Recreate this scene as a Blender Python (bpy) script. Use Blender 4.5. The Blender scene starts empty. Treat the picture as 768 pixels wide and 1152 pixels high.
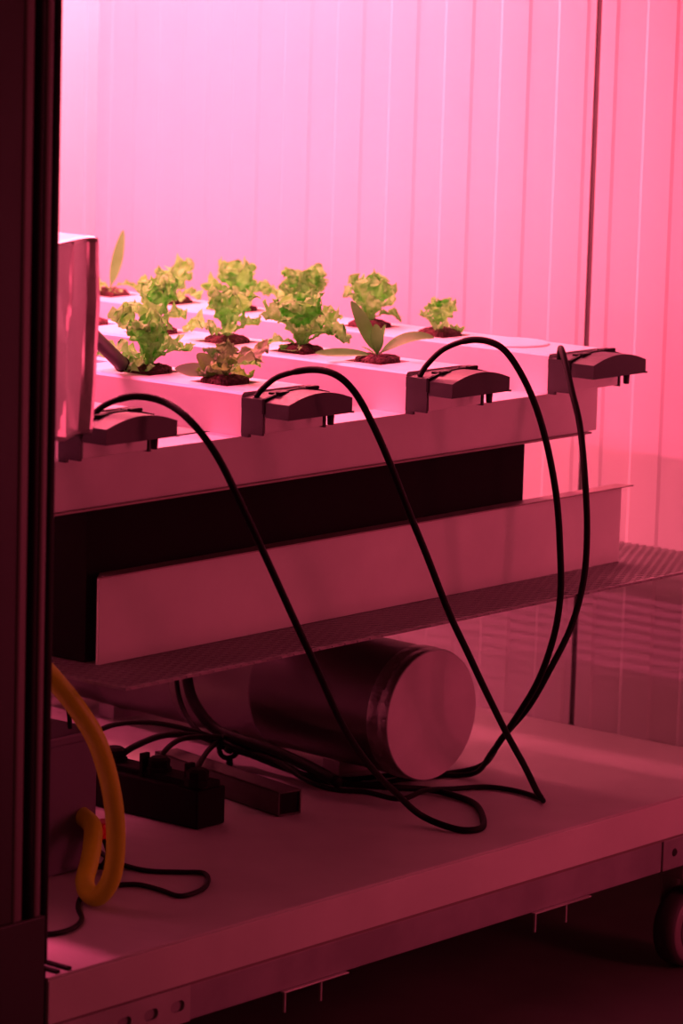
import bpy, bmesh, math, random
from mathutils import Vector, Matrix
scene = bpy.context.scene
COL = scene.collection
PI = math.pi

# ------------------------------------------------------------------ materials
def mat(name, col, rough=.5, metal=0., noise=0., nscale=20., bump=0., bscale=60., col2=None, trans=0., coat=0., ramp=(.35, .65), spec=.5):
    m = bpy.data.materials.new(name); m.use_nodes = True
    nt = m.node_tree; b = nt.nodes['Principled BSDF']
    b.inputs['Roughness'].default_value = rough; b.inputs['Metallic'].default_value = metal
    b.inputs['Base Color'].default_value = (*col, 1)
    b.inputs['Specular IOR Level'].default_value = spec
    if coat: b.inputs['Coat Weight'].default_value = coat
    tc = nt.nodes.new('ShaderNodeTexCoord')
    if noise or col2:
        n = nt.nodes.new('ShaderNodeTexNoise'); n.inputs['Scale'].default_value = nscale; n.inputs['Detail'].default_value = 5
        nt.links.new(tc.outputs['Object'], n.inputs['Vector'])
        r = nt.nodes.new('ShaderNodeValToRGB')
        r.color_ramp.elements[0].position = ramp[0]; r.color_ramp.elements[1].position = ramp[1]
        c2 = col2 if col2 else tuple(c * (1 - noise) for c in col)
        r.color_ramp.elements[0].color = (*c2, 1); r.color_ramp.elements[1].color = (*col, 1)
        nt.links.new(n.outputs['Fac'], r.inputs['Fac'])
        nt.links.new(r.outputs['Color'], b.inputs['Base Color'])
    if bump:
        n2 = nt.nodes.new('ShaderNodeTexNoise'); n2.inputs['Scale'].default_value = bscale; n2.inputs['Detail'].default_value = 4
        nt.links.new(tc.outputs['Object'], n2.inputs['Vector'])
        bp = nt.nodes.new('ShaderNodeBump'); bp.inputs['Strength'].default_value = bump; bp.inputs['Distance'].default_value = .01
        nt.links.new(n2.outputs['Fac'], bp.inputs['Height']); nt.links.new(bp.outputs['Normal'], b.inputs['Normal'])
    if trans:
        out = nt.nodes['Material Output']
        t = nt.nodes.new('ShaderNodeBsdfTranslucent'); mx = nt.nodes.new('ShaderNodeMixShader'); mx.inputs[0].default_value = trans
        src = nt.nodes.get('Color Ramp')
        if src: nt.links.new(src.outputs['Color'], t.inputs['Color'])
        else: t.inputs['Color'].default_value = (*col, 1)
        nt.links.new(b.outputs[0], mx.inputs[1]); nt.links.new(t.outputs[0], mx.inputs[2]); nt.links.new(mx.outputs[0], out.inputs['Surface'])
    return m

M = {}
M['wall'] = mat('white_wall_panel', (.80, .80, .80), .45, noise=.03, nscale=3)
M['ceil'] = mat('dark_ceiling', (.16, .16, .16), .6)
M['seam'] = mat('dark_joint_sealant', (.10, .09, .09), .6)
M['channel'] = mat('white_channel_plastic', (.84, .84, .84), .35)
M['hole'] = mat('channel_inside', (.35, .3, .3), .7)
M['beam'] = mat('white_painted_metal', (.74, .74, .74), .45, noise=.10, nscale=9, bump=.05, bscale=30)
M['panel'] = mat('off_white_panel', (.80, .80, .78), .55, noise=.12, nscale=7, bump=.04, bscale=25)
M['deck'] = mat('off_white_deck', (.56, .55, .54), .6, noise=.16, nscale=5, bump=.08, bscale=40)
M['fascia'] = mat('deck_edge', (.74, .72, .70), .55, noise=.10, nscale=8)
M['lip'] = mat('shaded_folded_edge', (.30, .24, .23), .5, metal=.3)  # brown tone carries the shade lying on the folded lips
M['black'] = mat('black_plastic', (.010, .009, .009), .8, spec=.12)
M['cap'] = mat('dark_grey_plastic', (.036, .030, .036), .42, spec=.32)
M['rubber'] = mat('black_rubber', (.009, .008, .008), .5, spec=.10)
M['cable'] = mat('black_cable', (.010, .009, .010), .5, spec=.2)
M['foil'] = mat('crumpled_foil', (.62, .62, .62), .34, metal=.95, bump=.15, bscale=22)
M['foiltape'] = mat('foil_tape', (.42, .40, .40), .3, metal=1., bump=.3, bscale=70)
M['duct'] = mat('dull_galvanised_metal', (.13, .115, .115), .33, metal=.8, bump=.06, bscale=10)
M['disc'] = mat('grey_white_cap', (.70, .66, .68), .6, noise=.12, nscale=14)
M['mesh'] = mat('galvanised_mesh', (.30, .29, .29), .5, metal=.3)
M['steel'] = mat('zinc_plated_steel', (.62, .60, .60), .38, metal=.55, noise=.2, nscale=12)
M['rail'] = mat('rail_steel', (.42, .38, .42), .5, metal=.3, noise=.25, nscale=10)
M['orange'] = mat('orange_hose', (.62, .86, .015), .45, noise=.1, nscale=15)
M['red'] = mat('red_insulation', (.75, .01, .01), .4)
M['box'] = mat('dark_enclosure', (.13, .115, .15), .5)
M['wood'] = mat('dark_bar', (.075, .06, .06), .6, noise=.3, nscale=30)
M['jamb'] = mat('dark_frame', (.045, .043, .042), .55, noise=.2, nscale=6)
M['jambl'] = mat('frame_ridge', (.22, .18, .19), .45)
M['floor'] = mat('dark_floor', (.12, .10, .10), .7, noise=.4, nscale=4)
M['tyre'] = mat('caster_tyre', (.06, .05, .06), .6)
M['rim'] = mat('caster_rim', (.26, .20, .23), .5)
M['soil'] = mat('substrate', (.17, .06, .06), .9, col2=(.05, .016, .018), nscale=160, bump=1., bscale=260)
M['leaf'] = mat('pale_green_leaf', (.33, 1., .27), .5, col2=(.19, .84, .10), nscale=70, trans=.42, bump=.5, bscale=110, ramp=(.38, .6))
M['leafs'] = mat('smooth_green_leaf', (.15, .66, .13), .5, col2=(.10, .50, .07), nscale=30, trans=.22)
M['leafr'] = mat('bronze_leaf', (.30, .82, .12), .5, col2=(.20, .42, .14), nscale=38, trans=.35, bump=.4, bscale=90, ramp=(.44, .62))

M['leafp'] = mat('pinkish_limp_leaf', (.20, .36, .20), .5, col2=(.20, .45, .15), nscale=40, trans=.3)
# ------------------------------------------------------------------ helpers
def obj(name, bm, m, parent=None, smooth=False, loc=None):
    me = bpy.data.meshes.new(name); bm.normal_update(); bm.to_mesh(me); bm.free()
    for mm in (m if isinstance(m, (list, tuple)) else [m]): me.materials.append(mm)
    if smooth:
        for p in me.polygons: p.use_smooth = True
    o = bpy.data.objects.new(name, me); COL.objects.link(o)
    if parent is not None: o.parent = parent
    if loc is not None: o.location = loc
    return o
def thing(name, label, cat, loc=(0, 0, 0), group=None):
    o = bpy.data.objects.new(name, None); COL.objects.link(o); o.location = loc; o.empty_display_size = .02
    return tag(o, label, cat, group)
def tag(o, label, cat, group=None):
    o['label'] = label; o['category'] = cat
    if group: o['group'] = group
    return o
def struct(o, label=None, cat=None):
    o['kind'] = 'structure'
    if label: o['label'] = label
    if cat: o['category'] = cat
    return o
def B(bm, lo, hi, bev=0., mi=0):
    lo = Vector(lo); hi = Vector(hi); c = (lo + hi) / 2; s = hi - lo
    r = bmesh.ops.create_cube(bm, size=1, matrix=Matrix.Translation(c) @ Matrix.Diagonal((*s, 1)))
    vs = r['verts']
    if bev:
        es = {e for v in vs for e in v.link_edges}
        g = bmesh.ops.bevel(bm, geom=list(es), offset=bev, segments=2, profile=.6, affect='EDGES')
        if mi:
            for f in g['faces']: f.material_index = mi
    if mi:
        for v in vs:
            if v.is_valid:
                for f in v.link_faces: f.material_index = mi
    return vs
def nb(): return bmesh.new()
def box(name, lo, hi, m, parent=None, bev=.001, off=(0, 0, 0)):
    bm = nb(); B(bm, Vector(lo) - Vector(off), Vector(hi) - Vector(off), bev)
    return obj(name, bm, m, parent)
def spline(P, n=8):
    P = [Vector(p) for p in P]; out = []
    for i in range(len(P) - 1):
        p0 = P[max(i - 1, 0)]; p1 = P[i]; p2 = P[i + 1]; p3 = P[min(i + 2, len(P) - 1)]
        for k in range(n):
            t = k / n
            out.append(.5 * ((2 * p1) + (p2 - p0) * t + (2 * p0 - 5 * p1 + 4 * p2 - p3) * t * t + (3 * p1 - p0 - 3 * p2 + p3) * t ** 3))
    out.append(P[-1]); return out
def tube(bm, P, r, seg=12, n=8, cap=True, rf=None):
    pts = spline(P, n) if n > 1 else [Vector(p) for p in P]
    rings = []; t0 = (pts[1] - pts[0]).normalized()
    up = Vector((0, 0, 1)) if abs(t0.z) < .9 else Vector((1, 0, 0))
    a = t0.cross(up).normalized()
    for i, p in enumerate(pts):
        t = (pts[min(i + 1, len(pts) - 1)] - pts[max(i - 1, 0)]).normalized()
        a = (a - t * a.dot(t)).normalized(); b = t.cross(a)
        rr = rf(i / (len(pts) - 1)) * r if rf else r
        rings.append([bm.verts.new(p + rr * (math.cos(2 * PI * k / seg) * a + math.sin(2 * PI * k / seg) * b)) for k in range(seg)])
    for i in range(len(rings) - 1):
        for k in range(seg):
            bm.faces.new((rings[i][k], rings[i][(k + 1) % seg], rings[i + 1][(k + 1) % seg], rings[i + 1][k]))
    if cap:
        bm.faces.new(list(reversed(rings[0]))); bm.faces.new(rings[-1])
def smooth_sharp(o, ang=40):
    for p in o.data.polygons: p.use_smooth = True
    o.data.set_sharp_from_angle(angle=math.radians(ang))
def lathe(bm, prof, axis_m, seg=48):
    """prof: list of (radius, height) turned about local z, placed by matrix"""
    rings = []
    for r, h in prof:
        if r < 1e-6: rings.append([bm.verts.new(axis_m @ Vector((0, 0, h)))])
        else: rings.append([bm.verts.new(axis_m @ Vector((r * math.cos(2 * PI * k / seg), r * math.sin(2 * PI * k / seg), h))) for k in range(seg)])
    for A, C in zip(rings, rings[1:]):
        for k in range(seg):
            if len(A) == 1 and len(C) == 1: continue
            if len(A) == 1: bm.faces.new((A[0], C[k], C[(k + 1) % seg]))
            elif len(C) == 1: bm.faces.new((A[k], A[(k + 1) % seg], C[0]))
            else: bm.faces.new((A[k], A[(k + 1) % seg], C[(k + 1) % seg], C[k]))
def extrude_poly(bm, pts, vec):
    """closed polygon pts (3D) swept by vec into a solid"""
    a = [bm.verts.new(p) for p in pts]; b = [bm.verts.new(Vector(p) + Vector(vec)) for p in pts]
    n = len(a)
    for i in range(n): bm.faces.new((a[i], a[(i + 1) % n], b[(i + 1) % n], b[i]))
    bm.faces.new(list(reversed(a))); bm.faces.new(b)
    bmesh.ops.recalc_face_normals(bm, faces=bm.faces)

# ------------------------------------------------------------------ setting
YW = 1.428; XL = -1.30; ZC = 1.50; ZF = -.2455
box('floor', (-4, -3.2, ZF - .05), (3.2, 4, ZF), M['floor'], bev=0)['kind'] = 'structure'
bm = nb()                                    # back wall of wide shallow ribs, two sheets with an open joint
def ribbed(bm, x0, x1, phase):
    pts = [(x0, YW)]
    x = phase
    while x < x1 - .004:
        if x > x0 + .002:
            pts += [(x, YW), (min(x + .005, x1), YW + .0016)]
            e = x + .05
            if e + .005 < x1: pts += [(e, YW + .0016), (e + .005, YW)]
            else:
                pts += [(x1, YW + .0016)]; break
        x += .1
    if pts[-1][0] < x1: pts.append((x1, YW))
    poly = [(a, b, -.053) for a, b in pts] + [(x1, YW + .06, -.053), (x0, YW + .06, -.053)]
    extrude_poly(bm, poly, (0, 0, ZC + .053))
ribbed(bm, XL - .06, -.3600, -1.275)
ribbed(bm, -.3495, 1.25, -.325)  # sheet carried on unseen past the opening, added for the foil to reflect
struct(obj('wall_back', bm, M['wall']))
struct(box('trim_1', (-.3598, YW + .004, 0), (-.3497, YW + .055, ZC), M['seam'], bev=0))
bm = nb()
pts = [(XL, -.10)]; y = -.05
while y < YW - .06:
    pts += [(XL, y), (XL - .0022, y + .005), (XL - .0022, y + .05), (XL, y + .055)]; y += .1
pts.append((XL, YW))
extrude_poly(bm, [(a, b, -.053) for a, b in pts] + [(XL - .06, YW, -.053), (XL - .06, -.10, -.053)], (0, 0, ZC + .053))
struct(obj('wall_left', bm, M['wall']))
struct(box('wall_front', (XL, -.10, 0), (-.092, -.002, ZC), M['ceil'], bev=0))
struct(box('ceiling', (XL - .06, -.10, ZC), (0, YW + .06, ZC + .06), M['ceil'], bev=0))
struct(box('baseboard_left', (-1.03, .0, .0), (-.98, YW, .062), M['wall'], bev=.002))

# door jamb of the open side: an extruded dark profile, its ridges and seals running the full height
J = bpy.data.objects.new('door_1', None); COL.objects.link(J); struct(J, 'dark door jamb with rubber seals along the open left side', 'door frame')
box('frame', (-.09, -.16, -.02), (-.004, -.004, ZC), M['jamb'], J, .002)
box('frame', (-.02, -.16, .05), (.004, -.060, ZC), M['jamb'], J, .002)
for y0, y1, zb in ((-.060, -.047, .05), (-.0285, -.019, .02)):
    bm = nb(); B(bm, (-.004, y0, zb), (.006, y1, ZC), .003); obj('ridge', bm, M['jambl'], J)
for y0, y1, zb in ((-.046, -.0295, .05), (-.018, .0005, .018)):
    bm = nb(); tube(bm, [(0 if y1 < 0 else -.006, (y0 + y1) / 2, zb + (ZC - zb) * k / 6) for k in range(7)], (y1 - y0) / 2, 14, 2)
    obj('rubber_seal', bm, M['rubber'], J, True)
box('cover_plate', (-.09, -.18, ZF + .002), (.010, -.0155, .074), M['jamb'], J, .002)
box('corner_post', (-.08, -.0150, ZF + .002), (-.002, -.001, .012), M['black'], J, .001)
bm = nb()
for k in range(2): B(bm, (-.046 + .010 * k, .034 - .018 * k, .0), (-.004, .041 - .018 * k, .0035), .001)
obj('sill_seal', bm, M['rubber'], J)

# ------------------------------------------------------------------ platform (the wheeled base)
P = thing('trolley_platform', 'pale thick platform with a steel rail under its front edge', 'platform')
bm = nb(); B(bm, (XL, .0, -.053), (-.0002, YW, -.0001), .002)
o = obj('deck', bm, M['deck'], P)
bm = nb(); B(bm, (-.0002, .0, -.0525), (.0015, YW + .06, -.0035), .0006); obj('edge_trim', bm, M['fascia'], P)
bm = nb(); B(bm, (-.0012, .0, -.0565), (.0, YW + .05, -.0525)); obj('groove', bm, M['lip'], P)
bm = nb(); B(bm, (-.045, .0, -.097), (.0, 1.150, -.0555), .0015); obj('rail', bm, M['rail'], P)
bm = nb(); B(bm, (-.045, 1.153, -.097), (.001, 1.49, -.0555), .0015); pl = obj('rail', bm, M['rail'], P)
bm = nb(); lathe(bm, [(0, .0012), (.0045, .0012), (.0055, 0), (.0055, -.004)], Matrix.Translation((.0012, 1.178, -.075)) @ Matrix.Rotation(PI / 2, 4, 'Y'), 16)
obj('bolt', bm, M['cap'], pl)
def slotted(bm, x, y0, y1, z0, z1, slots, hw, hh, th):
    """plate in the plane x with stadium holes, given thickness"""
    N = 10
    def half(yc, s):
        zc = (z0 + z1) / 2
        return [(yc + s * (hw - hh) + s * hh * math.sin(PI * k / N), zc + hh * math.cos(PI * k / N)) for k in range(N + 1)]
    faces = []
    edges_ = [y0] + [(a + b) / 2 for a, b in zip(slots, slots[1:])] + [y1]
    for i, yc in enumerate(slots):
        a, b = edges_[i], edges_[i + 1]; zc = (z0 + z1) / 2
        R = half(yc, 1); L = half(yc, -1)
        faces.append([(yc, z1), (yc, zc + hh)] + R[0:] + [(yc, zc - hh), (yc, z0), (b, z0), (b, z1)])
        faces.append([(yc, z1), (a, z1), (a, z0), (yc, z0), (yc, zc - hh)] + list(reversed(L)) + [(yc, zc + hh)])
    for f in faces:
        g = [f[0]]
        for q in f[1:]:
            if (q[0] - g[-1][0]) ** 2 + (q[1] - g[-1][1]) ** 2 > 1e-12: g.append(q)
        A = [bm.verts.new((x, q[0], q[1])) for q in g]
        bm.faces.new(A)
    bmesh.ops.remove_doubles(bm, verts=bm.verts, dist=1e-6)
    bmesh.ops.recalc_face_normals(bm, faces=bm.faces)
    r = bmesh.ops.solidify(bm, geom=list(bm.faces), thickness=th)
bm = nb(); slotted(bm, .0035, .012, .226, -.0965, -.0545, [.031 + .0435 * k for k in range(5)], .0115, .0065, .002)
obj('slotted_bracket', bm, M['steel'], P)
for y0, y1 in ((.386, .503), (.868, .988)):
    bm = nb()
    B(bm, (.0, y0, -.0985), (.006, y1, -.0965), .0006)
    for q in (y0 + .003, y0 + .068): B(bm, (.002, q - .0015, -.122), (.005, q + .0015, -.0975), .0005)
    obj('hanging_clip', bm, M['steel'], P)
cs = bpy.data.objects.new('caster', None); COL.objects.link(cs); cs.parent = P; cs.location = (-.022, 1.243, ZF)
W = Matrix.Translation((0, 0, .054)) @ Matrix.Rotation(PI / 2, 4, 'Y')
bm = nb(); lathe(bm, [(.030, -.018), (.046, -.018), (.0525, -.014), (.054, -.006), (.054, .006), (.0525, .014), (.046, .018), (.030, .018)], W, 48)
obj('tyre', bm, M['tyre'], cs, True)
bm = nb(); lathe(bm, [(0, .0215), (.012, .0215), (.013, .017), (.026, .0155), (.036, .0185), (.0465, .0185), (.0485, .016), (.0485, -.016), (.0465, -.0185), (.026, -.0155), (.013, -.017), (0, -.02)], W, 48)
obj('wheel', bm, M['rim'], cs, True)
bm = nb()
for s in (-1, 1): B(bm, (s * .026 - .0015, -.022, .045), (s * .026 + .0015, .022, .128), .001)
B(bm, (-.0275, -.03, .125), (.0275, .03, .130), .001); B(bm, (-.035, -.04, .130), (.022, .04, .1485), .002)
tube(bm, [(-.03, 0, .054), (.03, 0, .054)], .005, 12, 1)
obj('fork', bm, M['steel'], cs)

# ------------------------------------------------------------------ perforated shelf
ZS = .275
S = thing('mesh_shelf', 'expanded metal mesh shelf between the rack and the platform', 'shelf')
SX0, SX1, SY0, SY1 = XL + .002, -.080, .200, YW - .002
def strands(ang, pitch, wid, z0, z1):
    bm = nb(); d = Vector((math.cos(ang), math.sin(ang))); n = Vector((-d.y, d.x))
    cs_ = [Vector((x, y)) for x in (SX0, SX1) for y in (SY0, SY1)]
    lo = min(c.dot(n) for c in cs_); hi = max(c.dot(n) for c in cs_); q = lo + pitch
    while q < hi - pitch / 2:
        t0, t1 = -9, 9; p = n * q
        for ax, a, b in ((0, SX0, SX1), (1, SY0, SY1)):
            u0 = (a - p[ax]) / d[ax]; u1 = (b - p[ax]) / d[ax]
            t0 = max(t0, min(u0, u1)); t1 = min(t1, max(u0, u1))
        if t1 > t0 + .004:
            A = p + d * t0; C_ = p + d * t1; w = n * wid / 2
            vs = [bm.verts.new((v.x, v.y, z)) for z in (z0, z1) for v in (A - w, C_ - w, C_ + w, A + w)]
            for f in ((3, 2, 1, 0), (4, 5, 6, 7), (0, 1, 5, 4), (1, 2, 6, 5), (2, 3, 7, 6), (3, 0, 4, 7)): bm.faces.new([vs[i] for i in f])
        q += pitch
    return bm
obj('mesh_strands', strands(math.radians(62), .0110, .0040, ZS - .0014, ZS), M['mesh'], S)
obj('mesh_strands', strands(math.radians(-62), .0110, .0044, ZS - .0022, ZS - .0008), M['mesh'], S)
bm = nb()
B(bm, (SX1 - .003, SY0, ZS - .003), (SX1, SY1, ZS + .0003)); B(bm, (SX0, SY0, ZS - .003), (SX1, SY0 + .003, ZS + .0003))
obj('shelf_edge', bm, M['mesh'], S)

# ------------------------------------------------------------------ rack: black skirt, beams, front panel
XB = -.185
bm = nb(); z0, z1 = ZS + .0006, .4575
XR = -.52
B(bm, (-.213, .266, z0), (-.206, 1.094, z1)); B(bm, (XR - .007, .266, z0), (XR, 1.094, z1))
B(bm, (XR, .266, z0), (-.213, .273, z1)); B(bm, (XR, 1.087, z0), (-.213, 1.094, z1))
B(bm, (XR, .273, z0), (-.213, 1.087, z0 + .006)); B(bm, (XR, .273, z1 - .004), (-.213, 1.087, z1))
tag(obj('support_box', bm, M['black']), 'black closed box standing on the mesh shelf below the rack beam', 'box')
bm = nb(); B(bm, (-.189, .266, ZS + .0006), (XB, 1.288, .3765), .0006)
fp = thing('front_panel', 'long off-white panel standing on the mesh shelf in front of black box', 'panel', (0, 0, 0))
obj('face', bm, M['panel'], fp)
bm = nb(); extrude_poly(bm, [(-.185, .262, .3768), (-.203, .285, .3768), (-.203, 1.300, .3768), (-.181, 1.310, .3768), (-.181, .262, .3768)], (0, 0, .0016))
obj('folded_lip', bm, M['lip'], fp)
def beam(x, s, label, y0=.120, y1=1.224):
    t = thing('rack_beam', label, 'beam', group=None)
    bm = nb()
    B(bm, (min(x, x - s * .003), y0, .4608), (max(x, x - s * .003), y1, .5185), .0005)
    B(bm, (min(x - s * .003, x - s * .05), y0, .5165), (max(x - s * .003, x - s * .05), y1, .5185), .0004)
    obj('web', bm, M['beam'], t)
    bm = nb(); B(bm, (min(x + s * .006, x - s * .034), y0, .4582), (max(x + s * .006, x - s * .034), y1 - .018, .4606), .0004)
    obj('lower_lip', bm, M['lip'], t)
    if s < 0:
        for yy in (y0 + .03, y1 - .07): box('leg', (x, yy, ZS + .0004), (x + .03, yy + .03, .458), M['beam'], t)
beam(XB, 1, 'white beam under the capped ends of the growing channels')
beam(-1.128, -1, 'rear white beam on legs under the far ends of the growing channels')

# ------------------------------------------------------------------ growing channels
ZT = .571; ZB = .5188; CW = .115
def channel(y0, holes, label):
    L = 1.03; t = thing('growing_channel', label, 'channel', (XB, y0, ZB), 'white growing channels lying across the beams')
    h = ZT - ZB; hs = .0305
    bm = nb(); yc = CW / 2
    def quad(*v): bm.faces.new([bm.verts.new(q) for q in v])
    X0 = -L; r = .003
    # side walls, bottom, ends
    quad((X0, 0, 0), (0, 0, 0), (0, 0, h - r), (X0, 0, h - r)); quad((0, CW, 0), (X0, CW, 0), (X0, CW, h - r), (0, CW, h - r))
    quad((X0, 0, h - r), (0, 0, h - r), (0, r, h), (X0, r, h)); quad((0, CW, h - r), (X0, CW, h - r), (X0, CW - r, h), (0, CW - r, h))
    quad((X0, CW, 0), (0, CW, 0), (0, 0, 0), (X0, 0, 0))
    quad((0, 0, 0), (0, CW, 0), (0, CW, h - r), (0, CW - r, h), (0, r, h), (0, 0, h - r))
    quad((X0, CW, 0), (X0, 0, 0), (X0, 0, h - r), (X0, r, h), (X0, CW - r, h), (X0, CW, h - r))
    xs = [X0]
    for q in sorted(holes): xs += [q - XB - hs, q - XB + hs]
    xs.append(0)
    quad((X0, r, h), (0, r, h), (0, yc - hs, h), (X0, yc - hs, h)); quad((X0, yc + hs, h), (0, yc + hs, h), (0, CW - r, h), (X0, CW - r, h))
    for i in range(0, len(xs), 2): quad((xs[i], yc - hs, h), (xs[i + 1], yc - hs, h), (xs[i + 1], yc + hs, h), (xs[i], yc + hs, h))
    for i in range(1, len(xs) - 1, 2):
        a, b = xs[i], xs[i + 1]; c, d = yc - hs, yc + hs; e = h - .028
        quad((a, c, h), (a, d, h), (a, d, e), (a, c, e)); quad((b, d, h), (b, c, h), (b, c, e), (b, d, e))
        quad((b, c, h), (a, c, h), (a, c, e), (b, c, e)); quad((a, d, h), (b, d, h), (b, d, e), (a, d, e))
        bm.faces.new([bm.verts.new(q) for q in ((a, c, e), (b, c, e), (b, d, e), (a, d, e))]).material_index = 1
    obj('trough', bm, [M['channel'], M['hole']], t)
    # white end block seen below the lid
    bm = nb(); B(bm, (.0002, .003, .006), (.0345, CW - .006, h - .020), .0015); obj('end_block', bm, M['channel'], t)
    # dark sleeve
    cap = bpy.data.objects.new('end_cap', None); COL.objects.link(cap); cap.parent = t
    def arch(y, base, rise): q = (y / CW - .5) * 2; return base + rise * (1 - q * q)
    def arched(bm, x0, x1, zlo, base, rise, ya=-.001, yb=CW + .001, n=14, inset=0):
        pr_ = [(x0, ya, zlo)] + [(x0, ya + (yb - ya) * k / n, arch(min(max(ya + (yb - ya) * k / n, 0), CW), base, rise)) for k in range(n + 1)] + [(x0, yb, zlo)]
        extrude_poly(bm, pr_, (x1 - x0, 0, 0))
    bm = nb()
    arched(bm, .0003, .0342, h - .018, h - .006, .004, -.0013, CW + .0013)
    B(bm, (.0005, -.001, .004), (.034, .0022, h - .0055)); B(bm, (.0005, CW - .0022, .004), (.034, CW + .001, h - .0055))
    B(bm, (.001, -.0006, -.0002), (.012, .004, .006))
    obj('sleeve', bm, M['cap'], cap)
    bm = nb(); arched(bm, .0362, .0735, h - .026, h - .008, .0105)
    B(bm, (.0362, CW - .001, h - .0262), (.075, CW + .0035, h - .024))
    obj('lid', bm, M['cap'], cap)
    bm = nb(); arched(bm, .0335, .0372, h - .022, h - .0045, .0085, -.0022, CW + .0022)
    for yy in (.022, .076):
        z = arch(yy, h - .004, .009); B(bm, (.022, yy, z - .0035), (.037, yy + .022, z - .0005), .0005); B(bm, (.035, yy - .002, z - .004), (.041, yy + .016, z + .0012), .0006)
    obj('clip_band', bm, M['rubber'], cap)
    bm = nb(); lathe(bm, [(0, 0), (.0035, 0), (.004, .001), (.0048, .016), (0, .016)], Matrix.Translation((.058, CW - .020, h - .0405)), 16)
    obj('spout', bm, M['cap'], cap, True)
    return t
CH = [(.195, []), (.505, [-.263 - .125 * k for k in range(4)]), (.815, [-.279 - .1275 * k for k in range(5)]), (1.111, [-.289 - .1225 * k for k in range(7)])]
lab = ['nearest white channel, mostly hidden behind the foil wrapped box', 'second white channel, with the bronze lettuce nearest its dark end cap',
       'third white channel, with a broad-leaved seedling nearest its end cap', 'farthest white channel beside the wall, with a round lid near its end']
for (y0, hs), l in zip(CH, lab): channel(y0, hs[1:] if y0 > 1.1 else hs, l)
# round lid
bm = nb(); lathe(bm, [(0, .0026), (.0485, .0026), (.0505, .0016), (.0505, 0), (0, 0)], Matrix.Translation((-.289, 1.168, ZT + .0002)), 56)
o = obj('round_lid', bm, M['channel'], None); smooth_sharp(o, 25)
tag(o, 'flat white round lid closing the last hole of the farthest channel', 'lid')

# ------------------------------------------------------------------ plants
def leaf_bm(ln, wd, az, lean, curl, ruff, rng, style, root=(0, 0, 0), twist=0.):
    nt_, nu = (22, 16) if style == 'frill' else (16, 8)
    bm = nb(); th = math.radians(lean); p = Vector((0, 0, 0)); ca, sa = math.cos(az), math.sin(az)
    ph = [rng.uniform(0, 6.28) for _ in range(8)]; k1 = rng.uniform(2.4, 3.6); rows = []
    for i in range(nt_ + 1):
        t = i / nt_; a = th + math.radians(curl) * t ** 1.4
        d = Vector((math.sin(a), 0, math.cos(a)))
        if i: p = p + d * ln / nt_
        nrm = Vector((-math.cos(a), 0, math.sin(a)))
        if style == 'frill':
            w = wd * (.13 + .87 * min(1, (t / .72)) ** 2.0) * (1 if t < .78 else math.sqrt(max(.04, 1 - ((t - .78) / .235) ** 2)))
            w *= 1 + .13 * math.sin(9 * t * PI + ph[0])
        else:
            w = wd * (.12 + .88 * math.sin(PI * min(1, max(0, (t - .10) / .92)) ** .85) ** .8) if t > .1 else wd * .12
            if t > .985: w = wd * .12
        row = []; tw = twist
        for j in range(nu + 1):
            u = -1 + 2 * j / nu; s = 1 if u > 0 else -1; au = abs(u)
            off = -.25 * w * (1 - au * au) * (1 if style == 'frill' else .9)
            lat = u * w
            ex = 0
            if style == 'frill':
                env = ruff * ln * (au ** 1.6 * min(1, t * 1.6) + .8 * max(0, t - .7) / .3 * (1 - .5 * au))
                off += env * (math.sin(2 * PI * k1 * t + ph[1] + s * 1.7 + 1.5 * u) + .55 * math.sin(2 * PI * 2.3 * k1 * t + ph[2] * s + 5 * u) + .3 * math.sin(11 * u + ph[3] + 9 * t))
                off += .22 * w * au * au
                lat *= 1 + .16 * au * math.sin(2 * PI * 2.1 * k1 * t + ph[4] + s)
                ex = .06 * ln * t * math.sin(5.5 * u + ph[5]) + .04 * ln * t * math.sin(12 * u + ph[6]) - .10 * ln * t * au * au
            q = p + nrm * off + d * ex
            side = Vector((0, 1, 0)); q = q + (side * math.cos(tw) + nrm * math.sin(tw)) * lat
            row.append(bm.verts.new((root[0] + q.x * ca - q.y * sa, root[1] + q.x * sa + q.y * ca, root[2] + max(q.z, .0012 if style != 'frill' else -.002))))
        rows.append(row)
    for i in range(nt_):
        for j in range(nu): bm.faces.new((rows[i][j], rows[i + 1][j], rows[i + 1][j + 1], rows[i][j + 1]))
    return bm
def plug(t, seed, full=1.):
    rng = random.Random(seed); bm = nb(); n = 28; prof = [(0, .0075), (.012, .0085), (.020, .0065), (.0265, .0035), (.0275, -.003), (.0275, -.020), (0, -.020)]
    rings = []
    for r, z in prof:
        if r == 0: rings.append([bm.verts.new((0, 0, z))]); continue
        R = []
        for k in range(n):
            a = 2 * PI * k / n; sq = 1 / max(abs(math.cos(a)), abs(math.sin(a))); f = 1 + (sq - 1) * .35
            jit = rng.uniform(-.0012, .0012)
            R.append(bm.verts.new(((r * f + jit) * math.cos(a), (r * f + jit) * math.sin(a), z + (rng.uniform(-.0016, .0016) if z > 0 else 0))))
        rings.append(R)
    for A, C_ in zip(rings, rings[1:]):
        for k in range(n):
            if len(A) == 1: bm.faces.new((A[0], C_[k], C_[(k + 1) % n]))
            elif len(C_) == 1: bm.faces.new((A[k], A[(k + 1) % n], C_[0]))
            else: bm.faces.new((A[k], A[(k + 1) % n], C_[(k + 1) % n], C_[k]))
    bmesh.ops.recalc_face_normals(bm, faces=bm.faces)
    obj('substrate_plug', bm, M['soil'], t, True)
SR = math.radians(39.5)      # heading that reads as rightward in the room, used for placing single leaves
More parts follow.
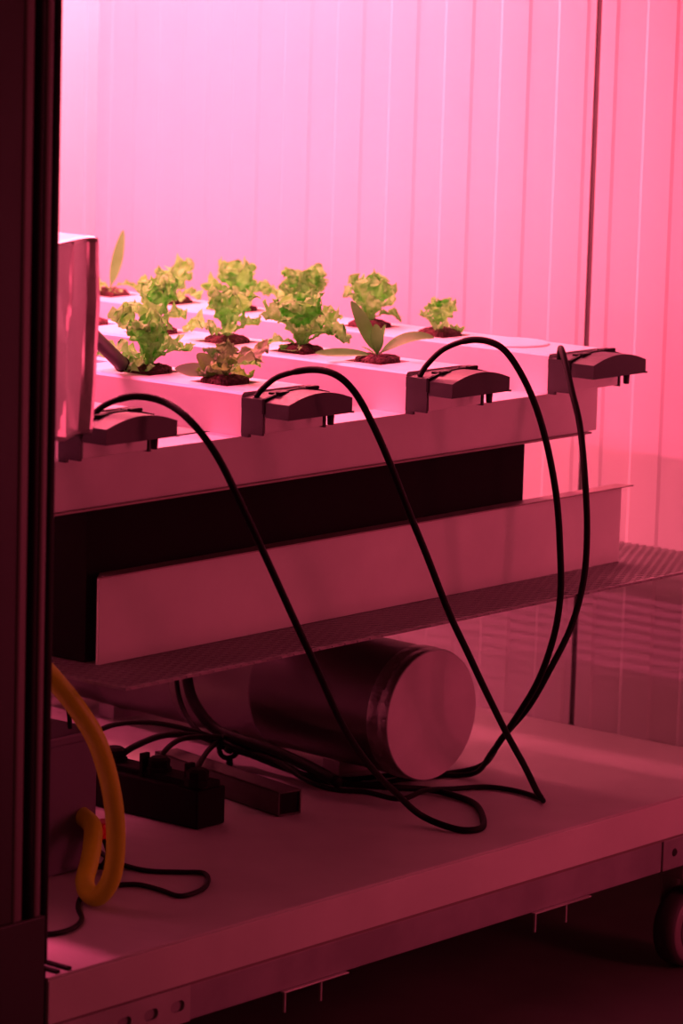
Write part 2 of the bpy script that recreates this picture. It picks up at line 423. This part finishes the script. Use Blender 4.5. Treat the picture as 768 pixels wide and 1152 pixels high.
def lettuce(x, y, label, seed, n=8, size=.046, spread=1., extra=(), m='leaf', lean=(14, 52), group='frilly lettuce seedlings in the channels'):
    rng = random.Random(seed); t = thing('lettuce_seedling', label, 'plant', (x, y, ZT + .0005), group); plug(t, seed)
    for k in range(n):
        az = 2 * PI * k / n + rng.uniform(-.45, .45); f = rng.uniform(.80, 1.15)
        inner = k % 2 == 0
        l0 = rng.uniform(0, 14) if inner else rng.uniform(*lean)
        bm = leaf_bm(size * f * (1.22 if inner else 1.05), size * rng.uniform(.30, .40) * f, az, l0 * spread, rng.uniform(15, 55) if inner else rng.uniform(35, 100), .10, rng, 'frill', (.003 * math.cos(az), .003 * math.sin(az), .004))
        obj('leaf', bm, M[m], t, True)
    for (az, ln, wd, l0, cu, st, mm, tw) in [tuple(e) + (0,) * (8 - len(e)) for e in extra]:
        obj('leaf', leaf_bm(ln, wd, SR + math.radians(az), l0, cu, .07, rng, st, (0, 0, .005), math.radians(tw)), M[mm], t, True)
    return t
def seedling(x, y, label, leaves, seed):
    leaves = [tuple(l) + (0,) * (8 - len(l)) for l in leaves]
    rng = random.Random(seed); t = thing('leafy_seedling', label, 'plant', (x, y, ZT + .0005)); plug(t, seed)
    for (az, ln, wd, l0, cu, st, mm, tw) in leaves:
        obj('leaf', leaf_bm(ln, wd, SR + math.radians(az), l0, cu, .05, rng, st, (0, 0, .006), math.radians(tw)), M[mm], t, True)
    return t
yc4, yc3, yc2 = 1.1685, .8725, .5625
h4, h3, h2 = CH[3][1], CH[2][1], CH[1][1]
lettuce(h4[1], yc4, 'small low lettuce on the farthest channel, nearest the round lid', 11, 8, .036, 1.15)
lettuce(h4[2], yc4, 'upright frilly lettuce on the farthest channel behind the broad-leaved seedling', 12, 8, .052, .8, [(0, .050, .013, 40, 95, 'frill', 'leaf')])
lettuce(h4[3], yc4, 'lettuce on the farthest channel behind the fullest lettuce', 13, 9, .056, .75)
lettuce(h4[4], yc4, 'wide-armed lettuce on the farthest channel with leaves arching both ways', 14, 8, .056, .9, [(0, .062, .014, 30, 75, 'frill', 'leaf'), (185, .060, .013, 32, 60, 'frill', 'leaf')])
lettuce(h4[5], yc4, 'low ragged lettuce on the farthest channel behind the two left lettuces', 15, 8, .047, 1.)
seedling(h4[6], yc4, 'seedling with one tall upright leaf, just right of the foil box', [(-15, .090, .0100, 14, -4, 'smooth', 'leafs', 70), (5, .046, .009, 50, 85, 'frill', 'leaf'), (-120, .045, .012, 50, 80, 'frill', 'leaf'), (-60, .03, .010, 80, 40, 'frill', 'leaf'), (170, .04, .01, 45, 50, 'frill', 'leaf')], 16)
seedling(h3[0], yc3, 'broad-leaved seedling with long smooth leaves lying left and right', [(190, .078, .0105, 23, 10, 'smooth', 'leafs', -65), (-8, .080, .0095, 44, 58, 'smooth', 'leafs', 40), (200, .084, .0100, 84, 6, 'smooth', 'leafs', -35), (-100, .046, .0085, 12, 22, 'smooth', 'leafs'), (-30, .042, .007, 6, 18, 'smooth', 'leafs', 60), (170, .024, .005, 50, 30, 'smooth', 'leafs')], 21)
lettuce(h3[1], yc3, 'fullest frilly lettuce, standing left of the broad-leaved seedling', 22, 11, .060, .85, [(-15, .056, .016, 24, 80, 'frill', 'leaf'), (190, .050, .014, 60, 50, 'frill', 'leaf'), (-120, .035, .014, 75, 60, 'frill', 'leaf')])
lettuce(h3[2], yc3, 'frilly lettuce on the third channel directly behind the bronze lettuce', 23, 9, .050, 1.)
lettuce(h3[3], yc3, 'frilly lettuce on the third channel behind the second channel\'s left lettuce', 24, 9, .056, .9)
lettuce(h2[0], yc2, 'bronze-tinged lettuce nearest the front, with a limp pink leaf on its left', 37, 5, .038, 1.1,
        [(-25, .066, .022, 18, 100, 'frill', 'leafr', 20), (25, .052, .016, 36, 80, 'frill', 'leaf'), (190, .062, .0115, 74, 16, 'smooth', 'leafp', -50), (184, .044, .012, 50, 4, 'smooth', 'leafr', -60), (-100, .038, .014, 34, 70, 'frill', 'leafr'), (165, .046, .010, 20, 40, 'frill', 'leafs')], m='leafr')
lettuce(h2[1], yc2, 'large frilly lettuce on the second channel beside the black pipe end', 32, 11, .060, .95, [(0, .062, .015, 38, 60, 'frill', 'leaf'), (200, .050, .014, 48, 70, 'frill', 'leaf'), (-110, .032, .015, 70, 60, 'frill', 'leaf')])
t = thing('substrate_block', 'dark substrate plug in the third channel hole beside the foil box', 'plug', (h3[4], yc3, ZT + .0005)); plug(t, 41)

# ------------------------------------------------------------------ foil wrapped box, pipe end
def foil_box():
    bm = nb(); rng = random.Random(5)
    lo = Vector((-.20, .0, .570)); hi = Vector((-.05, .116, .786))
    B(bm, lo, hi, .006)
    bmesh.ops.subdivide_edges(bm, edges=bm.edges[:], cuts=26, use_grid_fill=True)
    P1 = [(rng.uniform(-.33, .33), rng.uniform(-.10, .10), rng.uniform(-.004, .004)) for _ in range(9)]
    P2 = [(rng.uniform(-.33, .33), rng.uniform(-.10, .10), rng.uniform(-.004, .004)) for _ in range(9)]
    Q1 = [(rng.uniform(-.9, .9), rng.uniform(-.6, .6), rng.uniform(-.02, .02)) for _ in range(14)]
    for v in bm.verts:
        p = v.co.copy(); y = p.y - .058 + (p.x + .05) * .6; z = p.z - .678
        h = max(a * y + b * z + c for a, b, c in P1) - max(a * y + b * z + c for a, b, c in P2)
        zz = (z * 1.0 + .5) % .09 - .045; yy = (y + .5) % .05 - .025
        h += .035 * (max(a * yy + b * zz + c * .4 for a, b, c in Q1) - .02)
        n = Vector((0, 0, 0))
        if p.x > -.056: n.x = 1
        if p.y > .110: n.y = .6
        if p.z > .780: n.z = .4
        if p.z < .576: n.z = -.5
        yb = .097 + .03 * z; band = (.31 + .4 * z) * max(0, yb - p.y) + .30 * max(0, p.y - yb) - .006
        v.co += n * (h * .95 - .001) + (Vector((band, 0, 0)) if n.x else Vector((0, 0, 0)))
        if v.co.y < 0: v.co.y = 0
    return bm
fb = thing('foil_wrapped_box', 'tall box wrapped in crinkled silver foil beside the door jamb', 'box', (0, 0, 0))
o = obj('foil_wrap', foil_box(), M['foil'], fb); smooth_sharp(o, 7)
bm = nb(); p0 = Vector((-.393, .520, .582)); p1 = Vector((-.163, .117, .742))
tube(bm, [p1, p0], .0088, 20, 1); tp = obj('pipe', bm, M['cap'], None); smooth_sharp(tp, 50)
tag(tp, 'short dark pipe slanting down from the foil box onto second channel', 'pipe')
bm = nb(); d = (p0 - p1).normalized(); tube(bm, [p0 - d * .004, p0 + d * .0006], .0098, 20, 1); obj('collar', bm, M['rubber'], tp)

# ------------------------------------------------------------------ duct on the deck
R = .088; a = math.radians(-4.); D = thing('metal_duct', 'dull metal cylinder with a pale round end cap lying on platform', 'cylinder', (-.250, .971, .012 + R))
D.rotation_euler = (0, 0, a)
RY = Matrix.Rotation(PI / 2, 4, 'Y')         # local z -> world x
bm = nb(); prof = [(0, -.70), (R * .985, -.70)]
for s in (-.56, -.405, -.25): prof += [(R * .985, s - .004), (R * 1.0, s - .002), (R * 1.0, s + .002), (R * .985, s + .004)]
prof += [(R * .985, -.034)]
lathe(bm, prof, RY, 72); o = obj('shell', bm, M['duct'], D); smooth_sharp(o, 50)
bm = nb(); lathe(bm, [(R * .985, -.034), (R * 1.005, -.033), (R * 1.005, -.020), (R * .985, -.018), (R * .995, -.012), (R * 1.0, -.004), (R * .985, 0.0)], RY, 72)
o = obj('rim', bm, M['foiltape'], D); smooth_sharp(o, 60)
bm = nb(); lathe(bm, [(R * .985, -.001), (R * .972, .0012), (R * .95, .0006), (0, .0010)], RY, 72); o = obj('end_cap', bm, M['disc'], D); smooth_sharp(o, 60)
for xx in (-.16, -.60):                     # low cradles under the cylinder
    bm = nb(); pts = [(-.035, 0), (.035, 0), (.035, .019)] + [(.03 - .06 * k / 8, .100 - math.sqrt(.0885 ** 2 - (.03 - .06 * k / 8) ** 2)) for k in range(9)] + [(-.035, .019)]
    extrude_poly(bm, [(xx, p[0], p[1] - .100) for p in pts], (.03, 0, 0)); obj('cradle', bm, M['rail'], D)

# ------------------------------------------------------------------ tubes and cables
def cable(name, label, cat, pts, r, m, group=None, seg=12, n=7, rf=None, parent=None):
    bm = nb(); tube(bm, pts, r, seg, n, rf=rf); o = obj(name, bm, m, parent, True)
    if parent is None: tag(o, label, cat, group)
    return o
tube_a = [(-0.165, 0.222, 0.566), (-0.16, 0.243, 0.581), (-0.14, 0.268, 0.591), (-0.11, 0.287, 0.586), (-0.07, 0.288, 0.568), (-0.045, 0.306, 0.529), (-0.035, 0.342, 0.465), (-0.035, 0.383, 0.405), (-0.04, 0.438, 0.33), (-0.045, 0.487, 0.265), (-0.07, 0.569, 0.179), (-0.1, 0.659, 0.11), (-0.13, 0.751, 0.054), (-0.135, 0.81, 0.014), (-0.085, 0.815, 0.005), (-0.066, 0.835, 0.004), (-0.080, 0.868, 0.004), (-0.147, 0.938, 0.004), (-0.205, 0.955, 0.005), (-0.238, 0.950, 0.006), (-0.256, 0.909, 0.012), (-0.3, 0.885, 0.012), (-0.342, 0.870, 0.012), (-0.419, 0.875, 0.016), (-0.481, 0.880, 0.022), (-0.519, 0.870, 0.028), (-0.523, 0.82, 0.05), (-0.521, 0.752, 0.062), (-0.480, 0.650, 0.070), (-0.478, 0.622, 0.062)]
tube_b = [(-0.17, 0.512, 0.566), (-0.165, 0.520, 0.577), (-0.15, 0.532, 0.592), (-0.12, 0.553, 0.601), (-0.09, 0.563, 0.597), (-0.07, 0.576, 0.576), (-0.055, 0.593, 0.537), (-0.045, 0.616, 0.488), (-0.04, 0.646, 0.431), (-0.04, 0.683, 0.374), (-0.04, 0.731, 0.297), (-0.045, 0.775, 0.244), (-0.055, 0.827, 0.187), (-0.07, 0.896, 0.117), (-0.085, 0.957, 0.062), (-0.094, 0.998, 0.020), (-0.094, 1.012, 0.006), (-0.114, 1.028, 0.004), (-0.160, 1.036, 0.004), (-0.198, 1.024, 0.004), (-0.218, 0.982, 0.005), (-0.217, 0.922, 0.013), (-0.213, 0.864, 0.012), (-0.268, 0.862, 0.012), (-0.303, 0.839, 0.013), (-0.346, 0.836, 0.018), (-0.416, 0.858, 0.028), (-0.473, 0.865, 0.032), (-0.515, 0.862, 0.036), (-0.464, 0.779, 0.05), (-0.342, 0.620, 0.074), (-0.325, 0.594, 0.062)]
tube_c = [(-0.17, 0.822, 0.566), (-0.165, 0.832, 0.582), (-0.15, 0.848, 0.602), (-0.12, 0.864, 0.614), (-0.09, 0.876, 0.609), (-0.07, 0.887, 0.586), (-0.055, 0.906, 0.542), (-0.045, 0.924, 0.486), (-0.04, 0.942, 0.417), (-0.04, 0.954, 0.348), (-0.045, 0.965, 0.289), (-0.055, 0.967, 0.232), (-0.08, 0.97, 0.17), (-0.13, 0.986, 0.105), (-0.178, 1.01, 0.056), (-0.240, 1.055, 0.010), (-0.286, 1.030, 0.004), (-0.325, 0.986, 0.0042), (-0.347, 0.925, 0.0045), (-0.382, 0.880, 0.010), (-0.453, 0.880, 0.02), (-0.496, 0.882, 0.028), (-0.522, 0.872, 0.038), (-0.488, 0.812, 0.056), (-0.473, 0.734, 0.068), (-0.418, 0.640, 0.076), (-0.402, 0.610, 0.062)]
tube_d = [(-0.172, 1.116, 0.560), (-0.165, 1.108, 0.580), (-0.15, 1.095, 0.575), (-0.12, 1.076, 0.532), (-0.1, 1.069, 0.489), (-0.08, 1.057, 0.423), (-0.075, 1.059, 0.354), (-0.075, 1.055, 0.291), (-0.08, 1.039, 0.234), (-0.09, 1.013, 0.183), (-0.12, 1.008, 0.127), (-0.17, 1.020, 0.075), (-0.236, 1.068, 0.020), (-0.275, 1.045, 0.005), (-0.3, 0.975, 0.0042), (-0.312, 0.920, 0.0045), (-0.355, 0.860, 0.016), (-0.44, 0.872, 0.026), (-0.489, 0.853, 0.036), (-0.525, 0.835, 0.05), (-0.548, 0.764, 0.072), (-0.560, 0.700, 0.078), (-0.556, 0.650, 0.072), (-0.553, 0.634, 0.062)]
sleevef = lambda a, b: (lambda t: 1.28 if a < t < b else 1.)
TG = 'black irrigation tubes from the channel caps'
for nm, pts, lb, rf in (('a', tube_a, 'black tube arching from the nearest channel cap, left of the other tubes', (.05, 1.1)),
                        ('b', tube_b, 'black tube from the second channel cap, crossing in front and bending at platform edge', (.08, .5)),
                        ('c', tube_c, 'black tube arching highest from the third channel cap down to the platform', (.1, .55)),
                        ('d', tube_d, 'black tube hanging from the farthest channel cap, rightmost of the tubes', (.05, .6))):
    cable('irrigation_tube', lb, 'tube', pts, .0038, M['rubber'], TG, rf=(lambda t, q=rf: 1.12 if q[0] < t < q[1] else .92))
# cable tie round the tubes
bm = nb(); tube(bm, [(-.506 + .000 * k, .866 + .022 * math.cos(k * PI / 5), .033 + .017 * math.sin(k * PI / 5)) for k in range(11)], .0035, 8, 2)
tube(bm, [(-.503, .862, .016), (-.500, .860, .001)], .0045, 8, 1); tube(bm, [(-.508, .864, .024), (-.500, .868, .044)], .006, 8, 1)
tag(obj('cable_tie', bm, M['rubber'], None, True), 'black tie gathering the tubes into one bundle on platform', 'cable tie')
cable('hanging_hose', 'thick black hose dropping from under the shelf behind the tube bundle', 'hose', [(-.575, .862, .272), (-.575, .862, .165), (-.580, .860, .125), (-.572, .858, .095), (-.552, .856, .072), (-.526, .860, .052), (-.49, .862, .045), (-.44, .866, .040), (-.37, .862, .030), (-.30, .845, .022)], .0075, M['rubber'], n=6)
cable('hanging_hose', 'thin black hose left of the thick one under shelf', 'hose', [(-.61, .862, .272), (-.605, .862, .165), (-.605, .866, .112), (-.60, .868, .082), (-.58, .862, .060), (-.545, .845, .050), (-.515, .842, .040)], .0035, M['rubber'], n=6)
hose = [(-.20, .020, .345), (-.185, .075, .345), (-.17, .125, .325), (-.16, .152, .292), (-.15, .166, .272), (-.14, .185, .245), (-.13, .206, .208), (-.13, .228, .160), (-.13, .240, .112), (-.13, .242, .070), (-.133, .238, .038), (-.150, .238, .016), (-.170, .242, .0135), (-.196, .262, .020), (-.214, .288, .034), (-.232, .312, .050), (-.256, .336, .062), (-.290, .352, .066)]
cable('orange_hose', 'thick orange hose looping down in front of the dark control box', 'hose', hose, .0112, M['orange'], seg=20, n=6)
thin = [(-0.345, 0.432, 0.003), (-0.286, 0.402, 0.003), (-0.248, 0.393, 0.003), (-0.216, 0.397, 0.003), (-0.187, 0.42, 0.003), (-0.167, 0.435, 0.003), (-0.140, 0.414, 0.003), (-0.118, 0.378, 0.003), (-0.116, 0.339, 0.003), (-0.151, 0.342, 0.003), (-0.185, 0.341, 0.003), (-0.202, 0.318, 0.003), (-0.206, 0.292, 0.003), (-0.193, 0.254, 0.003), (-0.164, 0.218, 0.003), (-0.128, 0.186, 0.003), (-0.109, 0.152, 0.003), (-0.108, 0.122, 0.003), (-0.121, 0.104, 0.003), (-.14, .06, .003)]
cable('power_cable', 'thin black cable looping on platform below the orange hose', 'cable', thin, .003, M['cable'])
cable('power_cable', 'thin black cable dropping from the shelf to top of control box', 'cable', [(-.30, .322, .272), (-.30, .325, .246), (-.30, .329, .221), (-.30, .339, .192), (-.302, .344, .171)], .0028, M['cable'])
rc = thing('red_connector', 'small red plug among black wires beside the orange hose', 'plug', (-.262, .360, 0))
bm = nb(); B(bm, (-.013, -.012, .040), (.013, .014, .062), .004); tube(bm, [(.0, .0, .05), (.012, -.02, .054)], .006, 10, 1); obj('plug_body', bm, M['red'], rc)
for q in (0, 1, 2):
    bm = nb(); tube(bm, [(.010, -.008 + .007 * q, .044), (.022, -.014 + .008 * q, .028), (.014 + .01 * q, -.018 + .006 * q, .012), (-.02, .0 + .006 * q, .003), (-.05, .02, .0028)], .0025, 8, 6); obj('wire', bm, M['cable'], rc, True)

# ------------------------------------------------------------------ boxes on the deck
cb = thing('control_box', 'dark upright box on platform beside the door jamb, behind orange hose', 'box', (-.284, .30, 0))
bm = nb(); B(bm, (-.11, -.16, .001), (.0, .073, .166), .003); obj('body', bm, M['box'], cb)
bm = nb(); B(bm, (-.112, -.162, .156), (.0012, .0745, .169), .003); obj('lid', bm, M['box'], cb)
mf = thing('tube_manifold', 'black manifold block with four fittings where the tubes end', 'manifold', (-.314, .590, 0))
bm = nb(); B(bm, (-.275, -.002, .001), (.0, .050, .050), .003); B(bm, (-.270, .008, .046), (-.004, .044, .058), .002); obj('body', bm, M['black'], mf)
for k in range(4):
    bm = nb(); xx = -.012 - .0763 * k
    T_ = Matrix.Translation((xx, .022 if k else .01, .054))
    lathe(bm, [(.0, 0), (.016, 0), (.0165, .009), (.014, .010), (.0145, .019), (.010, .022), (.0, .022)], T_, 8)
    B(bm, (xx - .019, .006, .050), (xx - .013, .020, .080), .001); obj('fitting', bm, M['black'], mf)
br = thing('box_bar', 'dark square tube lying on platform just right of the manifold', 'bar', (-.286, .732, 0)); br.rotation_euler = (0, 0, math.radians(-12))
bm = nb()
for lo, hi in (((-.27, -.018, .001), (0, .018, .003)), ((-.27, -.018, .030), (0, .018, .032)), ((-.27, -.018, .001), (0, -.016, .032)), ((-.27, .016, .001), (0, .018, .032))): B(bm, lo, hi)
obj('tube', bm, M['wood'], br)
bm = nb(); B(bm, (-.006, -.0158, .0032), (-.003, .0158, .0298)); obj('end_plug', bm, M['black'], br)

# ------------------------------------------------------------------ light
def area(name, loc, rot, sx, sy, e, col, spread=PI):
    l = bpy.data.lights.new(name, 'AREA'); l.shape = 'RECTANGLE'; l.size = sx; l.size_y = sy; l.energy = e; l.color = col; l.spread = spread
    o = bpy.data.objects.new(name, l); COL.objects.link(o); o.location = loc; o.rotation_euler = rot; return o
LC = (1., .085, .215)
for y, e, c in ((.31, 26, LC), (.78, 27, (1., .12, .20)), (1.385, 19, (1., .135, .19))):
    area('grow_lamp', (-.88, y, 1.32), (0, 0, 0), .80, .04, e, c)
area('added_side_fill', (1.22, 1.27, .40), (math.radians(90), 0, math.radians(108)), .24, .7, 4.2, (1., .075, .16))  # unseen fill added to brighten the outward faces, not a real lamp
w = bpy.data.worlds.new('world'); scene.world = w; w.use_nodes = True
w.node_tree.nodes['Background'].inputs[0].default_value = (1., .13, .16, 1); w.node_tree.nodes['Background'].inputs[1].default_value = .075

# ------------------------------------------------------------------ camera
cam = bpy.data.cameras.new('camera'); co = bpy.data.objects.new('camera', cam); COL.objects.link(co)
yaw, pitch, roll = math.radians(129.5), math.radians(9.33), math.radians(1.65)
F = Vector((math.cos(yaw) * math.cos(pitch), math.sin(yaw) * math.cos(pitch), -math.sin(pitch)))
r_ = Vector((math.sin(yaw), -math.cos(yaw), 0)); u_ = r_.cross(F)
r2 = math.cos(roll) * r_ + math.sin(roll) * u_; u2 = -math.sin(roll) * r_ + math.cos(roll) * u_
m3 = Matrix((r2, u2, -F)).transposed()
co.matrix_world = Matrix.Translation((2.6896, -2.7914, 1.1497)) @ m3.to_4x4()
cam.sensor_fit = 'VERTICAL'; cam.sensor_height = 36; cam.lens = 4200 / 1152 * 36; cam.clip_start = .05
cam.dof.use_dof = True; cam.dof.focus_distance = 4.6; cam.dof.aperture_fstop = 6.5
scene.camera = co
scene.view_settings.view_transform = 'Standard'; scene.view_settings.look = 'None'; scene.view_settings.gamma = 1
scene.view_settings.use_curve_mapping = False; scene.view_settings.exposure = 0.0
